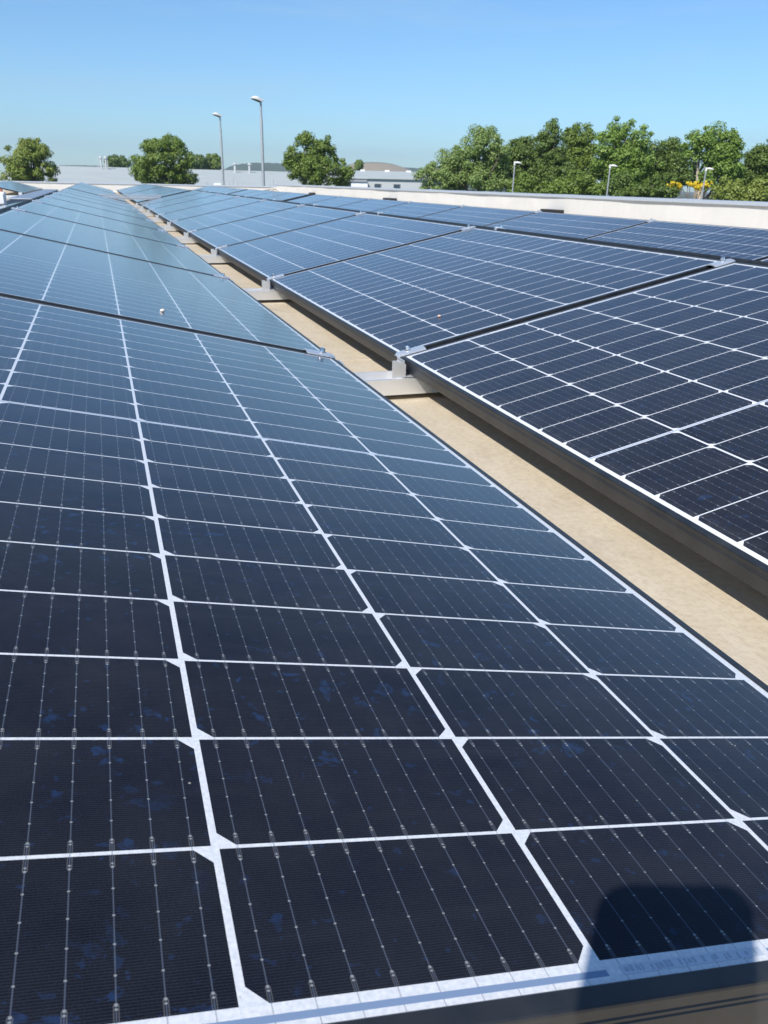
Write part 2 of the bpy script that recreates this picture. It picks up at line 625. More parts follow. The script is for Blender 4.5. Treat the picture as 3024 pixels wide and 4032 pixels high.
BLK = ['', ' second block, just beyond the cable tray', ' last block, just before the far parapet']
for bi, blk in enumerate((B1, B2, B3)):
    for k, y in enumerate(blk):
        if bi == 0 and k == 0:
            l = 'foreground solar panel at the left, with the phone shadow on its near corner'
            r = 'nearest panel of the middle row, beside the gutter at the right edge'
        elif bi == 0:
            l = f'{ORD[k]} solar panel from the camera in the left row, sloping down to the gutter'
            r = f'{ORD[k]} solar panel from the camera in the middle row, rising from the gutter'
        else:
            l = f"{ORD[k]} solar panel in the left row's{BLK[bi]}"
            r = f"{ORD[k]} solar panel in the middle row's{BLK[bi]}"
        p = panel(l, mat_left(0, y, 0))
        if bi == 0 and k == 0:
            P0 = p
        panel(r, mat_right(XR, y, ZR))
        if not (bi == 0 and k < 1):
            kk = k - 1 if bi == 0 else k
            panel(f'{ORD[kk]} solar panel from the right photo edge in the row along the right parapet' if bi == 0 else
                  f"{ORD[k]} solar panel in the right parapet row's{BLK[bi]}", mat_right(X4, y, Z4))
        if bi == 0:
            panel(f'{ORD[k]} panel hidden behind the middle ridge, only its black upper edge showing', mat_left(X3, y + XOFF3, Z3))
        if bi == 0 and k < 4:
            panel(f'{ORD[k]} panel falling away behind the left ridge, seen as a thin pale band', mat_right(XM1, y, ZM1))
        if bi == 2:
            panel(f'{ORD[k]} solar panel in the short row at the far left edge, facing the left ridge', mat_left(-2.33, y, 0.0))

# faint serial strip laminated at the near margin of the foreground panel
mb = MB()
random.seed(3)
yc = CELLS_L + 0.0056
x = 0.242
mb.box((0.238, yc - 0.0028, 0.0001), (0.326, yc + 0.0022, 0.00025), 0)
while x < 0.322:
    w = random.uniform(0.0006, 0.0022)
    mb.box((x, yc - random.uniform(0.0012, 0.0022), 0.0002), (x + w, yc + random.uniform(0.0006, 0.0018), 0.0004), 1)
    x += w + random.choice([0.0008, 0.0012, 0.002, 0.0045])
sl_ = mb.build('serial_label', [plain('label_film', (0.50, 0.55, 0.62), 0.3), plain('label_print', (0.34, 0.39, 0.46), 0.4)], P0)
sl_['label'] = 'faint printed serial strip on the white near margin'

# ------------------------------------------------------------------ mounting rails and clamps
ZROOF = -0.100


def rail_meshes():
    mb = MB()
    zt, zb, w, th = -0.046, -0.086, 0.05, 0.003
    prof = [(-w, zb), (w, zb), (w, zt), (w - th, zt), (w - th, zb + th), (-w + th, zb + th),
            (-w + th, zt - th), (-w + 0.009, zt - th), (-w + 0.009, zt), (-w, zt)]
    mb.prism(prof, -1.15, 3.62, 'X')
    ch = mb.mesh('channel')
    pads = []
    for xx in (-1.0, 0.5, 1.9, 3.5):
        q = MB()
        q.box((xx - 0.12, -0.045, ZROOF), (xx + 0.12, 0.045, zb))
        pads.append(q.mesh('pad'))

    def bracket(x, s):       # low-edge foot: upright plate, web, toe
        q = MB()
        q.box((x - 0.014 * s - 0.002, -0.020, zb + th), (x - 0.014 * s + 0.002, 0.028, -0.006))
        q.box((min(x - 0.014 * s, x + 0.03 * s), 0.024, zb + th), (max(x - 0.014 * s, x + 0.03 * s), 0.028, -0.012))
        q.box((min(x - 0.012 * s, x + 0.05 * s), -0.035, zt + 0.0005), (max(x - 0.012 * s, x + 0.05 * s), 0.035, zt + 0.004))
        q.box((x + 0.004 * s - 0.0015, 0.030, zt), (x + 0.004 * s + 0.0015, 0.058, 0.000))
        return q.mesh('low_bracket')
    def upright(x):
        q = MB()
        q.prism([(x, -0.0455), (x + 0.036, -0.0455), (x + 0.036, -0.012), (x + 0.010, -0.002), (x, -0.002)], -0.036, -0.032, 'Y')
        q.box((x + 0.032, -0.0315, -0.0455), (x + 0.036, 0.024, -0.014))
        return q.mesh('upright')
    br = [upright(0.150), bracket(0.200, 1), bracket(0.012, -1), bracket(2.536, 1), bracket(2.29, -1)]

    def post(x, z):
        q = MB()
        q.prism([(x - 0.02, -0.02), (x + 0.02, -0.02), (x + 0.02, 0.02), (x - 0.02, 0.02)], zb + th, z, 'Z')
        q.box((x - 0.045, -0.03, z), (x + 0.045, 0.03, z + 0.004))
        return q.mesh('ridge_post')
    ps = [post(-1.02, 0.183), post(1.235, 0.176), post(3.50, 0.140)]
    for me in [ch] + br + ps:
        me.materials.append(M_ALU)
    for me in pads:
        me.materials.append(M_RUBBER)
    return ch, pads, br, ps


ch, pads, br, ps = rail_meshes()
for k in range(9):
    o = thing('mounting_rail', f'{ORD[k]} silver mounting rail from the camera, crossing the gutter between the panel rows', 'mounting rail',
              (0, k * PITCH + 1.762 - 0.052, 0), 'mounting rails across the gutter')
    link('channel', ch, o)
    for me in pads:
        link('pad', me, o)
    for me in br:
        link('low_bracket', me, o)
    for me in ps:
        link('ridge_post', me, o)


def clamp_meshes():
    L, w, th = 0.078, 0.0215, 0.0028
    mb = MB()
    # plate with rolled-down rounded outer end and a shallow crown
    nx, ny = 10, 6
    top, bot = [], []
    for i in range(nx + 1):
        u = i / nx
        x = u * L
        hw = w * (1.0 if u > 0.18 else 0.55 + 0.45 * math.sin(u / 0.18 * math.pi / 2))
        for j in range(ny + 1):
            v = -1 + 2 * j / ny
            z = 0.0016 + 0.004 * (1 - v * v) - (0.004 * (1 - u / 0.15) ** 2 if u < 0.15 else 0)
            top.append((x, v * hw, z + th))
            bot.append((x, v * hw, z))
    n = (nx + 1) * (ny + 1)
    fs = []
    for i in range(nx):
        for j in range(ny):
            a = i * (ny + 1) + j
            b = a + ny + 1
            fs.append((a, b, b + 1, a + 1))
            fs.append((n + a, n + a + 1, n + b + 1, n + b))
    for i in range(nx):
        for j in (0, ny):
            a = i * (ny + 1) + j
            b = a + ny + 1
            fs.append((a, b, n + b, n + a))
    for i in (0, nx):
        for j in range(ny):
            a = i * (ny + 1) + j
            fs.append((a, a + 1, n + a + 1, n + a))
    mb.add(top + bot, fs)
    plate = mb.mesh('plate', True)
    q = MB()
    c = 0.034
    z0 = 0.0088
    q.tube([(c, 0, z0), (c, 0, z0 + 0.0018)], [0.0085, 0.0082], 16)
    q.tube([(c, 0, z0 + 0.0018), (c, 0, z0 + 0.0085), (c, 0, z0 + 0.0105)], [0.0065, 0.0065, 0.0045], 6)
    bolt = q.mesh('bolt', True)
    s = MB()
    s.tube([(c, 0, -0.045), (c, 0, 0.004)], 0.004, 8)
    s.box((0.006, -0.012, -0.042), (0.008, 0.012, 0.002))
    stem = s.mesh('stem')
    plate.materials.append(M_CLAMP)
    bolt.materials.append(M_STEEL)
    stem.materials.append(M_ALU)
    return plate, bolt, stem


plate, bolt, stem = clamp_meshes()
FLIP = Matrix.Rotation(math.pi, 4, 'Z')


def clamp(label, base, u, high):
    """base: panel matrix whose local y=0 line is the gap centre; u: distance of outer end along slope"""
    m = base @ Matrix.Translation((u, 0, 0))
    if high:
        m = m @ FLIP
    o = thing('module_clamp', label, 'clamp', group='metal clamps holding the panels', mat=m)
    link('plate', plate, o)
    link('bolt', bolt, o)
    link('stem', stem, o)


GAPC = CELLS_L / 2 + PITCH / 2    # gap centre after a panel that starts at Y
for k in range(9):
    y = k * PITCH + GAPC
    if k < 8:
        clamp(f'{ORD[k]} clamp from the camera on the low edge of the left row', mat_left(0, y - CELLS_L, 0), FX0 - 0.004, False)
        clamp(f'{ORD[k]} clamp from the camera on the ridge of the left row', mat_left(0, y - CELLS_L, 0), FX1 + 0.006, True)
        clamp(f'{ORD[k]} clamp from the camera on the gutter edge of the middle row', mat_right(XR, y, ZR), FX0 - 0.006, False)
        clamp(f'{ORD[k]} clamp from the camera on the ridge of the middle row', mat_right(XR, y, ZR), FX1 + 0.006, True)
        clamp(f'{ORD[k]} clamp from the camera sticking up on the black edge behind the middle ridge',
              mat_left(X3, y + XOFF3 - CELLS_L, Z3), FX1 + 0.006, True)
        if k > 0:
            clamp(f'{ORD[k - 1]} clamp from the right photo edge on top of the row by the white parapet', mat_right(X4, y, Z4), FX1 + 0.012, True)

# ------------------------------------------------------------------ roof, parapets
XW, YW = 6.5, 34.7
mb = MB()
mb.box((-24, -9, -6.2), (XW + 0.3, YW + 0.4, ZROOF))
o = mb.build('roof', M_ROOF)
o['kind'] = 'structure'

# welded laps of the roof membrane, one sheet edge standing a little above the next
mb = MB()
for yy in (0.335, 2.15, 3.97, 5.8):
    mb.prism([(yy, ZROOF), (yy + 0.10, ZROOF), (yy + 0.10, ZROOF + 0.0028), (yy + 0.004, ZROOF + 0.0034), (yy, ZROOF + 0.002)], -1.5, 4.0, 'X')
ls = mb.build('lap_seam', M_ROOF, o)


def upstand(mb, x0, y0, x1, y1, nx, ztop, seed):
    """inner face of the parapet with a loose wrinkled top hem; runs from (x0,y0) to (x1,y1), inside is on the left-hand side"""
    rs = random.Random(seed)
    d = Vector((x1 - x0, y1 - y0, 0))
    n = Vector((-d.y, d.x, 0)).normalized()
    nz = 8
    ph = [rs.uniform(0, 6.28) for _ in range(6)]
    V = []
    for i in range(nx + 1):
        t = i / nx * d.length
        p = Vector((x0, y0, 0)) + d * (i / nx) - n * 0.012
        for j in range(nz + 1):
            v = j / nz
            z = ZROOF + (ztop - ZROOF) * v
            bul = 0.012 * v * (math.sin(t * 1.1 + ph[0]) + 0.6 * math.sin(t * 2.3 + ph[1] + v) + 0.4 * math.sin(t * 4.9 + ph[2] + 2 * v)) + 0.008 * math.sin(v * 5 + ph[3])
            cove = 0.05 * max(0, 1 - v / 0.15) ** 2
            q = p + n * (0.012 + bul * 0.6 + cove)
            V.append((q.x, q.y, z))
    F = []
    for i in range(nx):
        for j in range(nz):
            a = i * (nz + 1) + j
            F.append((a, a + nz + 1, a + nz + 2, a + 1))
    mb.add(V, F)


ZC = 0.308
ZF = 0.222
rp = thing('parapet_wall', 'long white membrane parapet along the right roof edge, with a grey metal coping', 'parapet', (XW, 12, ZROOF))
fp = thing('parapet_wall', 'white membrane covered parapet across the far end of the roof, with a grey metal coping', 'parapet', (0, YW, ZROOF))


def off(o, mesh_o):
    mesh_o.parent = o
    mesh_o.matrix_parent_inverse = Matrix.Translation(o.location).inverted()
    return mesh_o


mb = MB()
upstand(mb, XW, -9, XW, YW, 220, ZC - 0.03, 5)
off(rp, mb.build('membrane', M_MEMB, None, True))
mb = MB()
mb.box((XW + 0.06, -9, ZROOF), (XW + 0.30, YW, ZC - 0.012))
off(rp, mb.build('wall_core', M_GREY))


def zc(y):
    return ZC


# coping in sheet lengths with seams
mb = MB()
y = -9.0
prof0 = [(-0.022, -0.040), (-0.022, -0.002), (-0.018, 0.0), (0.17, 0.003), (0.345, 0.0), (0.350, -0.004), (0.350, -0.08), (0.346, -0.08), (0.346, -0.012),
         (-0.018, -0.010), (-0.018, -0.040)]
while y < YW - 0.1:
    y1 = min(y + 3.0, YW + 0.3)
    mb.prism([(XW + a, ZC + b) for a, b in prof0], y + 0.002, y1 - 0.002, 'Y')
    mb.prism([(XW + a * 1.01, ZC + b + 0.003) for a, b in prof0[:9]] + [(XW + 0.346, ZC - 0.008), (XW - 0.018, ZC - 0.006)], y1 - 0.05, y1 + 0.05, 'Y')
    y = y1
off(rp, mb.build('coping', M_COPING))
for y0_, y1_ in ((11.73, 12.24), (19.75, 20.40), (28.05, 28.40)):
    mb = MB()
    bevel_box(mb, (XW - 0.16, y0_, -0.07), (XW + 0.02, y1_, 0.085), 0.012)
    off(rp, mb.build('scupper', M_BLACKBOX))
# far parapet
mb = MB()
upstand(mb, XW, YW, -24, YW, 150, ZF - 0.03, 9)
off(fp, mb.build('membrane', M_MEMB, None, True))
mb = MB()
mb.box((-24, YW + 0.06, ZROOF), (XW, YW + 0.30, ZF - 0.012))
off(fp, mb.build('wall_core', M_GREY))
mb = MB()
x = -24.0
while x < XW - 0.1:
    x1 = min(x + 3.0, XW - 0.05)
    mb.prism([(YW + a, ZF + b) for a, b in prof0], x + 0.002, x1 - 0.002, 'X')
    x = x1
off(fp, mb.build('coping', M_COPING))
# loose corner fold of the membrane
mb = MB()
for k, (a, w) in enumerate([(0.0, 0.05), (0.5, 0.035), (1.0, 0.05)]):
    x0, y0 = XW - 0.02 - 1.3 * (1 - a), YW - 0.02 - 1.3 * a
    mb.tube([(XW - 0.05, YW - 0.05, ZF - 0.05), ((x0 + XW) / 2, (y0 + YW) / 2, 0.06), (x0, y0, -0.08)], [0.012, w * 0.6, w], 8)
off(fp, mb.build('corner_fold', M_MEMB, None, True))

# ------------------------------------------------------------------ odds and ends on the roof
# wire basket tray bridging the gutter between the blocks
t = thing('cable_tray', 'galvanised wire cable tray bridging the gutter between two blocks of solar panels', 'cable tray', (0.07, 16.36, 0.05))
mb = MB()
for (yy, zz) in [(-0.10, 0.08), (-0.10, 0.065), (-0.10, 0.045), (-0.10, 0.03), (-0.10, 0.015), (-0.10, 0.0), (-0.05, 0.0), (0, 0), (0.05, 0), (0.10, 0.0), (0.10, 0.03), (0.10, 0.06)]:
    mb.tube([(-0.55, yy, zz), (0.55, yy, zz)], 0.0032, 5)
xx = -0.55
while xx < 0.56:
    mb.tube([(xx, -0.10, 0.08), (xx, -0.10, 0), (xx, 0.10, 0), (xx, 0.10, 0.06)], 0.0032, 5)
    xx += 0.022
mb.build('basket', M_GALV, t)
mb = MB()
for s in (-0.42, 0.42):
    mb.box((s - 0.02, -0.09, ZROOF - 0.05), (s + 0.02, 0.09, -0.004))
mb.build('support', M_ALU, t)
mb = MB()
for q in (-0.05, -0.02, 0.03):
    mb.tube([(-0.55, q, 0.010), (-0.2, q + 0.015, 0.012), (0.2, q - 0.01, 0.010), (0.55, q, 0.012)], 0.006, 6)
mb.build('cable', M_BLACKBOX, t)

# dark duct behind the left ridge and white junction box
t = thing('cable_duct', 'long dark cable duct lying behind the ridge of the left row', 'cable duct', (-1.25, 7.7, ZROOF))
mb = MB()
bevel_box(mb, (-0.10, 0, 0.0), (0.10, 8.3, 0.285), 0.01)
mb.build('duct_body', M_BLACKBOX, t)
mb = MB()
bevel_box(mb, (-0.115, 1.4, 0.287), (0.115, 8.3, 0.30), 0.004)
mb.build('lid', M_GALV, t)
t = thing('junction_box', 'small white junction box on a post behind the left ridge', 'junction box', (-1.30, 7.42, ZROOF))
mb = MB()
bevel_box(mb, (-0.08, -0.06, 0.28), (0.08, 0.06, 0.385), 0.008)
mb.build('box_body', M_WHITE, t)
mb = MB()
mb.tube([(0, 0, 0), (0, 0, 0.285)], 0.02, 10)
mb.build('post', M_ALU, t)
mb = MB()
bevel_box(mb, (-0.07, -0.068, 0.295), (0.07, -0.0605, 0.372), 0.003)
mb.build('lid', M_WHITE, t)

M_BRICK = plain('red_brick_block', (0.42, 0.16, 0.10), 0.85, var=0.2, scale=20, bump=0.3)
t = thing('ballast_block', 'reddish ballast block under the short row at the far left edge', 'ballast block', (-2.98, 23.7, ZROOF))
mb = MB()
bevel_box(mb, (-0.20, -0.14, 0), (0.20, 0.14, 0.19), 0.01)
mb.build('block', M_BRICK, t)
mb = MB()
mb.box((-0.05, -0.146, 0.04), (0.05, -0.140, 0.13))  # raised black plate, standing in for the shade inside a hollow
mb.build('recess_shade', M_BLACKBOX, t)
t = thing('mounting_rail', 'pale end rail in front of the short row at the far left edge', 'mounting rail', (-2.9, 23.4, ZROOF))
mb = MB()
mb.prism([(-0.05, 0.0), (0.05, 0.0), (0.05, 0.045), (-0.05, 0.045)], -1.0, 0.65, 'X')
mb.build('channel', M_ALU, t)
mb = MB()
mb.box((0.52, -0.05, 0.045), (0.60, 0.05, 0.12))
mb.build('low_bracket', M_CLAMP, t)


def pebble(label, pos, r, col):
    bm = bmesh.new()
    bmesh.ops.create_icosphere(bm, subdivisions=2, radius=1)
    rs = random.Random(int(pos[0] * 1000))
    for v in bm.verts:
        v.co = Vector((v.co.x * r * 1.2, v.co.y * r, v.co.z * r * 0.7)) * rs.uniform(0.85, 1.15)
    me = bpy.data.meshes.new('pebble')
    bm.to_mesh(me)
    bm.free()
    me.polygons.foreach_set('use_smooth', [True] * len(me.polygons))
    o = link('pebble', me, None, plain('pebble_' + label[:5], col, 0.8, bump=0.3))
    o.location = pos
    tag(o, label, 'pebble')


pebble('small white pebble lying on the second panel of the left row', (-0.380, 2.001, 0.0900), 0.0055, (0.80, 0.70, 0.62))
pebble('tiny tan pebble lying on the second panel of the middle row', (0.424, 2.043, 0.0472), 0.0046, (0.62, 0.45, 0.36))

# phone at the camera position: its shadow lies on the foreground panel
pm = M.copy()
t = thing('smartphone', 'smartphone held above the near panel, known by its rounded shadow there', 'smartphone', mat=pm)
mb = MB()
prof = []
x0, x1, y0, y1, rr = -0.0635, 0.0145, -0.134, 0.0145, 0.014
for (cx, cy, a0) in ((x1 - rr, y1 - rr, 0), (x0 + rr, y1 - rr, 90), (x0 + rr, y0 + rr, 180), (x1 - rr, y0 + rr, 270)):
    for k in range(7):
        a = R(a0 + 15 * k)
        prof.append((cx + rr * math.cos(a), cy + rr * math.sin(a)))
mb.prism(prof, 0.004, 0.0115, 'Z')
mb.build('phone_body', M_BLACKBOX, t)
mb = MB()
mb.prism([(0.96 * (a + 0.023) - 0.023, 0.97 * (b + 0.06) - 0.06) for a, b in prof], 0.0116, 0.0121, 'Z')
mb.build('screen', plain('phone_glass', (0.01, 0.01, 0.012), 0.1), t)

# ------------------------------------------------------------------ surroundings
ZG = -6.0


def ground_mat():
    b = NB('verge_and_tarmac')
    c = b.coord()
    f = b.noise(c, 0.02, 4)
    g = b.noise(c, 0.6, 5)
    col = b.mix(b.ramp(f, 0.42, 0.55), (0.06, 0.06, 0.06), b.mix(g, (0.05, 0.08, 0.02), (0.09, 0.12, 0.035)))
    b.set(col=col, rough=0.95)
    return b.m


mb = MB()
mb.add([(-4000, -4000, ZG), (4000, -4000, ZG), (4000, 4000, ZG), (-4000, 4000, ZG)], [(0, 1, 2, 3)])
o = mb.build('ground', ground_mat())
o['kind'] = 'structure'

# ---- street lamps
M_POLE = plain('galvanised_pole', (0.36, 0.38, 0.39), 0.5, 0.3)
M_HEAD = plain('lamp_head_paint', (0.72, 0.71, 0.68), 0.35)
M_LENS = plain('lamp_lens', (0.10, 0.10, 0.11), 0.2)


def tall_lamp(label, px, py, D):
    top = spot(px, py, D)
    t = thing('street_lamp', label, 'street lamp', (top.x, top.y, ZG), 'tall street lamps beyond the far parapet')
    H = top.z - ZG
    rx = Vector((math.cos(bearing(px)), -math.sin(bearing(px)), 0))
    fw = Vector((math.sin(bearing(px)), math.cos(bearing(px)), 0))
    mb = MB()
    mb.tube([(0, 0, 0), (0, 0, H - 0.75), (0, 0, H - 0.68)], [0.095, 0.062, 0.050], 14)
    mb.build('pole', M_POLE, t, True)
    mb = MB()
    mb.tube([(0, 0, H - 0.72), (0, 0, H)], [0.047, 0.044], 12)
    mb.build('spigot', M_POLE, t, True)
    # wedge-shaped head: deep at the back over the pole, thin at the front, tilted up to the left
    secs = [(0.10, 0.02, 0.17, 0.05), (0.0, -0.04, 0.20, 0.13), (-0.18, 0.01, 0.24, 0.16), (-0.34, 0.035, 0.20, 0.12), (-0.47, 0.045, 0.12, 0.02)]
    V, F = [], []
    dirv = (rx * 0.94 + fw * 0.35).normalized()
    side = Vector((-dirv.y, dirv.x, 0))
    for (a, z, w, h) in secs:
        zz = z + H
        tilt = -a * 0.10
        for (s, q) in ((-1, 0), (1, 0), (1, 0.55), (0.55, 1), (-0.55, 1), (-1, 0.55)):
            p = dirv * a + side * (s * w / 1.25)
            V.append((p.x, p.y, zz + tilt + q * h))
    n = 6
    for i in range(len(secs) - 1):
        for j in range(n):
            F.append((i * n + j, i * n + (j + 1) % n, (i + 1) * n + (j + 1) % n, (i + 1) * n + j))
    F += [tuple(range(n))[::-1], tuple((len(secs) - 1) * n + j for j in range(n))]
    mb = MB()
    mb.add(V, F)
    hd = mb.build('lamp_head', M_HEAD, t, True)
    V = []
    for (a, w) in ((-0.02, 0.13), (-0.40, 0.13)):
        for s in (-1, 1):
            p = dirv * a + side * (s * w)
            zl = H + (-0.04 if a > -0.1 else 0.04) - a * 0.10 - 0.004
            V.append((p.x, p.y, zl))
    mb = MB()
    mb.add(V + [(v[0], v[1], v[2] - 0.02) for v in V], [(0, 1, 3, 2), (4, 6, 7, 5), (0, 4, 5, 1), (1, 5, 7, 3), (3, 7, 6, 2), (2, 6, 4, 0)])
    mb.build('lens', M_LENS, hd)


tall_lamp('larger right one of two tall street lamps with wedge heads before the grey hall', 1026.5, 398, 42)
tall_lamp('smaller left one of two tall street lamps with wedge heads before the grey hall', 866, 458, 55)


def short_lamp(label, px, py, D):
    top = spot(px, py, D)
    t = thing('street_lamp', label, 'street lamp', (top.x, top.y, ZG), 'slim lamps in front of the trees')
    H = top.z - ZG
    b = bearing(px)
    rx = Vector((math.cos(b), -math.sin(b), 0))
    mb = MB()
    mb.tube([(0, 0, 0), (0, 0, H - 0.05)], [0.044, 0.031], 12)
    mb.build('pole', M_POLE, t, True)
    mb = MB()
    mb.tube([(0, 0, H - 0.10), (0, 0, H + 0.05)], [0.044, 0.04], 10)
    mb.build('collar', M_HEAD, t, True)
    mb = MB()
    pts = [tuple(rx * a + Vector((0, 0, H + z))) for a, z in ((0.03, 0.0), (0.10, 0.005), (0.22, -0.01), (0.30, -0.035))]
    mb.tube(pts, [0.025, 0.045, 0.04, 0.015], 10)
    mb.build('lamp_head', M_HEAD, t, True)


short_lamp('slim grey lamp post before the trees, the left of three, beside the pale willow', 2027, 640, 39)
short_lamp('slim grey lamp post before the trees, the middle of three', 2403, 652, 39)
short_lamp('slim grey lamp post before the trees, next to the yellow leaves', 2781, 664, 39)

# ---- grey halls
M_HALL = plain('pale_grey_roofing', (0.40, 0.435, 0.425), 0.7, var=0.06, scale=0.3)
M_HALLW = plain('light_grey_cladding', (0.46, 0.48, 0.48), 0.6, var=0.04, scale=0.4)
M_GLASSW = plain('dark_window_glass', (0.05, 0.07, 0.09), 0.15)


def hall(label, pxa, pxb, pyt, pye, D, depth, eave_z):
    """low pitched building whose eave runs across the view between two image columns"""
    a = spot(pxa, 700, D)
    b_ = spot(pxb, 700, D)
    mid = (a + b_) / 2
    bmid = math.atan2(b_.x - a.x, b_.y - a.y)
    ux = Vector((b_.x - a.x, b_.y - a.y, 0))
    L = ux.length
    ux.normalize()
    uy = Vector((-ux.y, ux.x, 0))
    pc = (pxa + pxb) / 2
    zr = spot(pc, pyt, D + depth / 2).z
    m = Matrix(((ux.x, uy.x, 0, mid.x), (ux.y, uy.y, 0, mid.y), (0, 0, 1, ZG), (0, 0, 0, 1)))
    t = thing('warehouse_building', label, 'warehouse', mat=m)
    ze, zr = eave_z - ZG, zr - ZG
    mb = MB()
    mb.prism([(0, 0), (depth, 0), (depth, ze - 0.02), (depth / 2, zr - 0.08), (0, ze - 0.02)], -L / 2, L / 2, 'X')
    mb.build('wall', M_HALLW, t)
    mb = MB()
    mb.prism([(-0.3, ze - 0.05), (depth / 2, zr - 0.05), (depth + 0.3, ze - 0.05), (depth + 0.3, ze + 0.1), (depth / 2, zr), (-0.3, ze + 0.1)], -L / 2 - 0.3, L / 2 + 0.3, 'X')
    rf = mb.build('roof', M_HALL, t)
    return t, L, ze, zr, rf


h1, L1, ze1, zr1, rf1 = hall('long pale grey flat hall behind the left trees and tall lamps', -60, 1330, 664, 735, 105, 50, -0.9)


def vent(parent, x, y, z, h, r, cap=True, mat=M_HALLW, name='vent_pipe'):
    mb = MB()
    mb.tube([(x, y, z - 0.3), (x, y, z + h)], r, 10)
    if cap:
        mb.tube([(x, y, z + h * 0.75), (x, y, z + h * 0.85), (x, y, z + h)], [r * 1.3, r * 1.9, r * 0.8], 10)
    mb.build(name, mat, parent, True)


def hx(px, L, pxa, pxb):
    return (px - pxa) / (pxb - pxa) * L - L / 2


zmid = (ze1 + zr1) / 2
for px, h, r in ((320, 1.65, 0.12), (342, 1.65, 0.12), (332, 1.4, 0.05), (350, 1.5, 0.05), (309, 1.5, 0.05), (500, 1.6, 0.24), (956, 1.25, 0.17), (1028, 1.25, 0.17)):
    vent(h1, hx(px, L1, -60, 1330) * 1.0, 22, zr1 - 0.3, h, r, r > 0.06)
for px, y in ((298, 4), (345, 4), (352, 4.5), (372, 4), (478, 4)):
    vent(h1, hx(px, L1, -60, 1330), y, ze1 + 0.4, 0.22, 0.10, True, M_GREY, 'roof_vent')
for px in (784, 792, 886, 902, 921, 1060, 1076):
    vent(h1, hx(px, L1, -60, 1330), 5, ze1 + 0.4, random.choice((0.5, 0.7, 1.1)), 0.04, False, M_GREY, 'vent_pipe')
mb = MB()
bevel_box(mb, (hx(817, L1, -60, 1330), 3.0, ze1 + 0.2), (hx(845, L1, -60, 1330), 4.0, ze1 + 0.95), 0.04)
mb.build('rooflight', M_WHITE, h1)

h2, L2, ze2, zr2, rf2 = hall('low light grey building with two dark windows behind the middle tree', 1150, 1700, 672, 700, 118, 30, 1.05)
for px in (1487, 1563):
    x = hx(px, L2, 1150, 1700)
    mb = MB()
    mb.box((x - 0.48, -0.05, ze2 - 1.50), (x + 0.48, -0.02, ze2 - 0.62))
    w = mb.build('window', M_GREY, h2)
    mb = MB()
    mb.box((x - 0.42, -0.08, ze2 - 1.44), (x + 0.42, -0.052, ze2 - 0.68))
    mb.build('pane', M_GLASSW, w)
mb = MB()
x = hx(1415, L2, 1150, 1700)
mb.box((x - 1.1, -3.0, 0), (x + 1.1, -0.03, ze2 - 0.45))
mb.build('annexe', M_WHITE, h2)
mb = MB()
mb.box((x - 2.2, -3.2, ze2 - 0.44), (x + 1.0, -0.03, ze2 - 0.25))
mb.build('canopy', M_GREY, h2)
for px in (1428, 1535, 1630):
    x = hx(px, L2, 1150, 1700)
    mb = MB()
    bevel_box(mb, (x - 0.35, 13.6, zr2 - 0.2), (x + 0.35, 14.6, zr2 + 0.12), 0.05)
    mb.build('rooflight', M_WHITE, h2)

# ---- hills on the horizon
M_WOOD = plain('distant_woodland', (0.045, 0.07, 0.03), 1.0, var=0.3, scale=0.02)


def hillmat():
    b = NB('landfill_slope')
    c = b.coord()
    f = b.noise(c, 0.012, 4)
    b.set(col=b.mix(b.ramp(f, 0.45, 0.6), (0.30, 0.24, 0.16), (0.11, 0.14, 0.07)), rough=1.0)
    return b.m


def ridge(name, pts, D, depth, mat, rough=0.0, seed=1, n=120):
    """a hill whose crest passes through the given photo columns/heights at distance D"""
    rs = random.Random(seed)
    V, F = [], []
    xs = [p[0] for p in pts]
    for i in range(n + 1):
        px = xs[0] + (xs[-1] - xs[0]) * i / n
        py = float(np.interp(px, xs, [p[1] for p in pts])) + rs.uniform(-rough, rough)
        c = spot(px, py, D)
        b = bearing(px)
        d = Vector((math.sin(b), math.cos(b), 0))
        h = max(c.z - ZG, 0.5)
        for k in range(9):
            u = -1 + k / 4
            q = Vector((c.x, c.y, 0)) + d * (u * depth)
            V.append((q.x, q.y, ZG - 1 + (h + 1) * math.cos(u * math.pi / 2) ** 1.2 if abs(u) < 1 else ZG - 1))
    for i in range(n):
        for k in range(8):
            a = i * 9 + k
            F.append((a, a + 1, a + 10, a + 9))
    mb = MB()
    mb.add(V, F)
    o = mb.build(name, mat, None, True)
    o['kind'] = 'structure'
    return o


ridge('hill', [(880, 668), (905, 655), (950, 645), (1000, 640), (1060, 641), (1130, 645), (1300, 650), (1500, 655), (1620, 661), (1700, 664), (1900, 680)], 1500, 250, M_WOOD, 1.2, 3)
ridge('hill', [(1330, 690), (1372, 648), (1400, 641), (1450, 638), (1500, 639), (1540, 644), (1580, 656), (1610, 668), (1640, 690)], 1100, 200, hillmat(), 0.4, 4)
ridge('hill', [(200, 664), (235, 651), (300, 650), (420, 653), (500, 660)], 1900, 250, M_WOOD, 1.0, 7)

# ---- trees
M_BARK = plain('bark', (0.16, 0.13, 0.10), 0.9, var=0.3, scale=6)


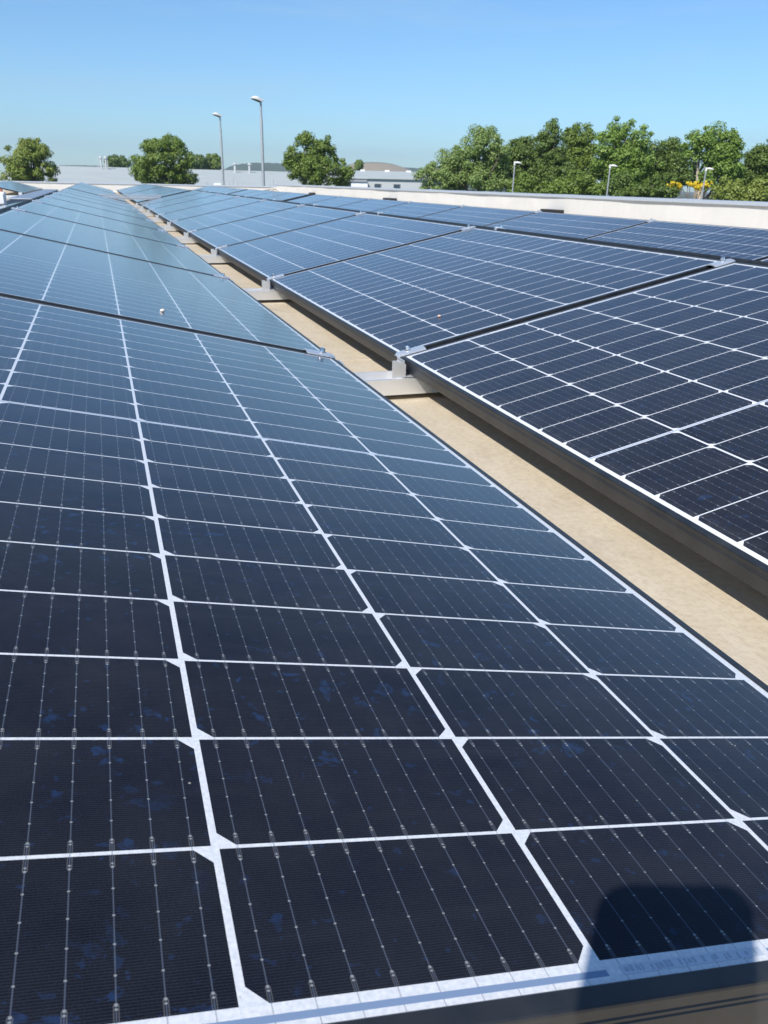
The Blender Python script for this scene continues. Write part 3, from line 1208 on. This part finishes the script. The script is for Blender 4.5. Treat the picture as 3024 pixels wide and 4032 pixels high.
def leaf_mat(name, a, c):
    b = NB(name)
    g = b.n('ShaderNodeNewGeometry')
    f = g.outputs['Random Per Island']
    n = b.noise(b.coord(), 0.9, 3)
    col = b.mix(b.math('MULTIPLY_ADD', f, 0.6, b.math('MULTIPLY', n, 0.4)), a, c)
    b.set(col=col, rough=0.55)
    tr = b.n('ShaderNodeBsdfTranslucent')
    b.link(col, tr.inputs['Color'])
    mx = b.n('ShaderNodeMixShader')
    mx.inputs[0].default_value = 0.26
    b.t.links.new(b.p.outputs[0], mx.inputs[1])
    b.t.links.new(tr.outputs[0], mx.inputs[2])
    b.t.links.new(mx.outputs[0], b.out.inputs['Surface'])
    return b.m


L_MAPLE = leaf_mat('maple_leaves', (0.085, 0.15, 0.018), (0.25, 0.34, 0.065))
L_OLIVE = leaf_mat('yellowish_leaves', (0.12, 0.175, 0.022), (0.33, 0.39, 0.085))
L_DARK = leaf_mat('dark_leaves', (0.06, 0.115, 0.018), (0.185, 0.26, 0.055))
L_WILLOW = leaf_mat('pale_willow_leaves', (0.14, 0.22, 0.05), (0.32, 0.42, 0.13))
L_BRIGHT = leaf_mat('bright_leaves', (0.10, 0.19, 0.022), (0.28, 0.40, 0.08))
L_YELLOW = leaf_mat('autumn_yellow_leaves', (0.72, 0.52, 0.02), (0.88, 0.72, 0.05))


def leaf_mesh(name, centres, radii, per, size, rng, flat=0.75):
    """per leaf quads scattered round each clump centre, denser on the clump's shell"""
    radii = np.array(radii)
    cnt = np.maximum(12, (per * (radii / radii.max()) ** 1.5 * 1.5).astype(int))
    N = int(cnt.sum())
    c = np.repeat(np.array(centres), cnt, 0)
    rad = np.repeat(radii, cnt)[:, None]
    d = rng.normal(size=(N, 3))
    d /= np.linalg.norm(d, axis=1)[:, None]
    r = rad * rng.uniform(0.12, 1.15, (N, 1)) ** 0.55
    p = c + d * r * np.array([1, 1, flat])
    nrm = d * 0.9 + rng.normal(size=(N, 3)) * 0.42 + np.array([0, 0, 0.4])
    nrm /= np.linalg.norm(nrm, axis=1)[:, None]
    a = np.cross(nrm, rng.normal(size=(N, 3)))
    a /= np.linalg.norm(a, axis=1)[:, None]
    b = np.cross(nrm, a)
    s = size * rng.uniform(0.6, 1.3, (N, 1))
    q = np.stack([p - a * s, p - b * s * 0.6 + nrm * s * 0.12, p + a * s, p + b * s * 0.6 + nrm * s * 0.12], 1).reshape(-1, 3)
    me = bpy.data.meshes.new(name)
    me.vertices.add(4 * N)
    me.vertices.foreach_set('co', q.ravel())
    me.loops.add(4 * N)
    me.loops.foreach_set('vertex_index', np.arange(4 * N, dtype=np.int32))
    me.polygons.add(N)
    me.polygons.foreach_set('loop_start', np.arange(0, 4 * N, 4, dtype=np.int32))
    me.polygons.foreach_set('loop_total', np.full(N, 4, dtype=np.int32))
    me.update(calc_edges=True)
    return me


def tree(label, D, lobes, mat, seed, basepx=None, nclump=60, per=75, leaf=0.065, clump=0.45, depth=0.9, group='trees around the site', name='tree',
         cat='tree', bark=True, fork=0.45):
    rng = np.random.default_rng(seed)
    cx = sum(l[0] * l[2] for l in lobes) / sum(l[2] for l in lobes)
    basepx = cx if basepx is None else basepx
    base = spot(basepx, 700, D)
    base.z = ZG
    b = bearing(basepx)
    rx = Vector((math.cos(b), -math.sin(b), 0))
    fw = Vector((math.sin(b), math.cos(b), 0))
    k = D / 3040.0
    t = thing(name, label, cat, tuple(base), group)
    areas = np.array([l[2] * l[3] for l in lobes], float)
    areas /= areas.sum()
    cen, rad = [], []
    NC = int(nclump * 0.95)
    for ci in range(NC + NC // 2 + 10):
        sprig = ci >= NC
        l = lobes[rng.choice(len(lobes), p=areas)]
        d = rng.normal(size=3)
        d /= np.linalg.norm(d)
        r = rng.uniform(0.86, 1.02) if sprig else rng.uniform(0.12, 1.0) ** 0.5
        p = spot(l[0], l[1], D) - base
        rr = clump * (rng.uniform(0.35, 0.75) if sprig else rng.uniform(0.45, 1.3))
        ex = max(l[2] * k - rr * 0.8, 0.1)
        ez = max(l[3] * k - rr * 0.7, 0.1)
        q = p + rx * float(d[0] * r * ex) + fw * float(d[1] * r * ex * depth) + Vector((0, 0, float(d[2] * r * ez)))
        cen.append(tuple(q))
        rad.append(rr)
    nclump, per = NC, int(per * 3.0)
    me = leaf_mesh('crown', cen, rad, per, leaf, rng)
    link('crown', me, t, mat)
    if bark:
        top = max(c[2] for c in cen)
        mb = MB()
        f = Vector((rng.normal() * 0.15, rng.normal() * 0.15, top * fork))
        e = Vector((rng.normal() * 0.3, rng.normal() * 0.3, top * 0.92))
        r0 = 0.022 * top + 0.03
        mb.tube([(0, 0, -0.1), f * 0.5 + Vector((0.05, 0, 0)), f, (f + e) / 2 + Vector((0.15, 0.1, 0)), e], [r0 * 1.25, r0 * 0.9, r0 * 0.75, r0 * 0.4, r0 * 0.1], 9)
        idx = rng.permutation(len(cen))[:max(8, nclump // 4)]
        for i in idx:
            c = Vector(cen[i])
            s = f.lerp(e, float(rng.uniform(0, 0.7)))
            mb.tube([s, s.lerp(c, 0.5) + Vector((0, 0, 0.25)), c], [r0 * 0.3, r0 * 0.18, r0 * 0.05], 6)
        mb.build('trunk', M_BARK, t, True)
    return t


tree('rounded yellowish green tree at the far left edge', 60, [(118, 640, 100, 80), (55, 672, 62, 62), (188, 690, 45, 52), (128, 592, 62, 45)], L_OLIVE, 1, 115, 80, 80)
tree('round dense green maple left of the tall lamps', 62, [(645, 645, 112, 85), (572, 685, 66, 55), (722, 690, 60, 52), (652, 585, 76, 50)], L_MAPLE, 2, 650, 110, 90)
tree('green tree with two pointed tops right of the tall lamps', 58, [(1208, 610, 52, 88), (1278, 590, 46, 62), (1245, 672, 118, 72), (1345, 690, 52, 48), (1160, 640, 42, 62)],
     L_MAPLE, 3, 1240, 105, 85)
tree('pale green willow at the left end of the tree belt', 47, [(1895, 610, 105, 100), (1790, 660, 90, 80), (1700, 700, 68, 55), (1950, 660, 55, 90), (1860, 710, 130, 55)], L_WILLOW, 4, 1880, 130, 95,
     0.055, 0.44)
tree('dark bushy tree behind the left slim lamp', 50, [(2070, 640, 95, 105), (2030, 700, 80, 70)], L_DARK, 5, 2070, 90, 85)
tree('tall loose tree with a pointed top left of the rounded bright tree', 49, [(2165, 590, 58, 108), (2170, 690, 95, 80)], L_DARK, 6, 2165, 85, 80, 0.06, 0.4)
tree('loose spreading tree between the pointed and the rounded bright tree', 51, [(2275, 580, 68, 88), (2285, 670, 90, 95)], L_MAPLE, 7, 2270, 90, 80)
tree('broad rounded bright green tree in the middle of the tree belt', 49, [(2455, 580, 105, 98), (2480, 670, 115, 95), (2400, 660, 70, 90)], L_BRIGHT, 8, 2470, 130, 90)
tree('low dark tree between the bright rounded tree and the birch', 51, [(2620, 640, 88, 92), (2640, 710, 90, 65)], L_DARK, 9, 2620, 90, 80)
BIRCH = tree('airy bright birch with visible pale trunks near the yellow leaves', 46, [(2790, 580, 95, 82), (2860, 600, 62, 75), (2830, 690, 85, 65)], L_BRIGHT, 10, 2765, 95, 60, 0.06, 0.38)
tree('dark green tree cut off by the right edge of the photo', 48, [(2995, 660, 80, 72), (2930, 715, 70, 60), (3060, 640, 90, 90)], L_DARK, 11, 2990, 110, 85)
tree('low mixed shrubs under the tree belt at its left', 45, [(2060, 735, 70, 55), (2150, 750, 60, 35), (2260, 735, 80, 60), (2350, 755, 50, 35)], L_MAPLE, 12, 2170, 70, 80, 0.06, 0.36, name='shrub', cat='shrub',
     group='shrubs under the tree belt')
tree('low mixed shrubs under the tree belt at its middle', 45, [(2440, 745, 60, 60), (2520, 760, 60, 35), (2610, 745, 60, 55)], L_DARK, 13, 2500, 60, 80, 0.06, 0.36, name='shrub', cat='shrub', group='shrubs under the tree belt')
tree('low mixed shrubs under the tree belt at the right edge', 44, [(2865, 760, 60, 55), (2940, 775, 50, 35), (3010, 760, 60, 65)], L_OLIVE, 14, 2940, 60, 80, 0.06, 0.36, name='shrub', cat='shrub', group='shrubs under the tree belt')
tree('small yellow leaved branches hanging in front of the birch', 43, [(2655, 727, 26, 10), (2672, 733, 12, 8), (2725, 722, 24, 10), (2745, 738, 15, 12), (2775, 729, 22, 9), (2792, 716, 16, 6)], L_YELLOW, 15, 2745, 30, 10, 0.05, 0.10,
     name='yellow_bush', cat='bush', group='shrubs under the tree belt', bark=True)
tree('round dull green tree rising behind the left end of the grey hall', 170, [(455, 640, 42, 28), (480, 645, 30, 22)], L_DARK, 16, 460, 45, 60, 0.18, 0.9, group='trees behind the grey hall')
tree('dark round tree half hidden behind the maple, over the grey hall roof', 170, [(775, 640, 44, 36), (750, 645, 40, 30)], L_DARK, 17, 775, 50, 60, 0.18, 0.9, group='trees behind the grey hall')
tree('rounder lighter tree over the grey hall roof just left of the lamps', 172, [(838, 638, 32, 34), (850, 648, 24, 22)], L_MAPLE, 18, 838, 45, 60, 0.18, 0.9, group='trees behind the grey hall')
tree('small lone tree in front of the bare tan hill', 190, [(1413, 650, 18, 22)], L_MAPLE, 19, 1413, 16, 45, 0.18, 0.8, group='trees behind the grey hall')
# pale leaning birch stems
mb = MB()
bs = Vector(BIRCH.location)
for (px0, px1, pyt) in ((2733, 2752, 660), (2738, 2782, 690), (2752, 2770, 735), (2741, 2745, 620)):
    a = spot(px0, 790, 45.5) - bs
    c = spot(px1, pyt, 45.8) - bs
    mb.tube([(a.x, a.y, -0.1 + 0.0), a, a.lerp(c, 0.5) + Vector((0.03, 0, 0.05)), c], [0.10, 0.08, 0.06, 0.03], 8)
mb.build('stem', plain('pale_bark', (0.40, 0.34, 0.25), 0.8, var=0.25, scale=5), BIRCH, True)

# ---- thin summer haze that greys the distance
mb = MB()
mb.box((-3000, -120, ZG - 1.5), (3000, 2600, 90))
hz = NB('thin_haze')
hz.t.nodes.remove(hz.p)
pv = hz.n('ShaderNodeVolumePrincipled')
pv.inputs['Color'].default_value = (0.80, 0.90, 1.0, 1)
pv.inputs['Density'].default_value = 0.00034
pv.inputs['Anisotropy'].default_value = 0.2
hz.t.links.new(pv.outputs[0], hz.out.inputs['Volume'])
o = mb.build('haze', hz.m)
o['kind'] = 'stuff'
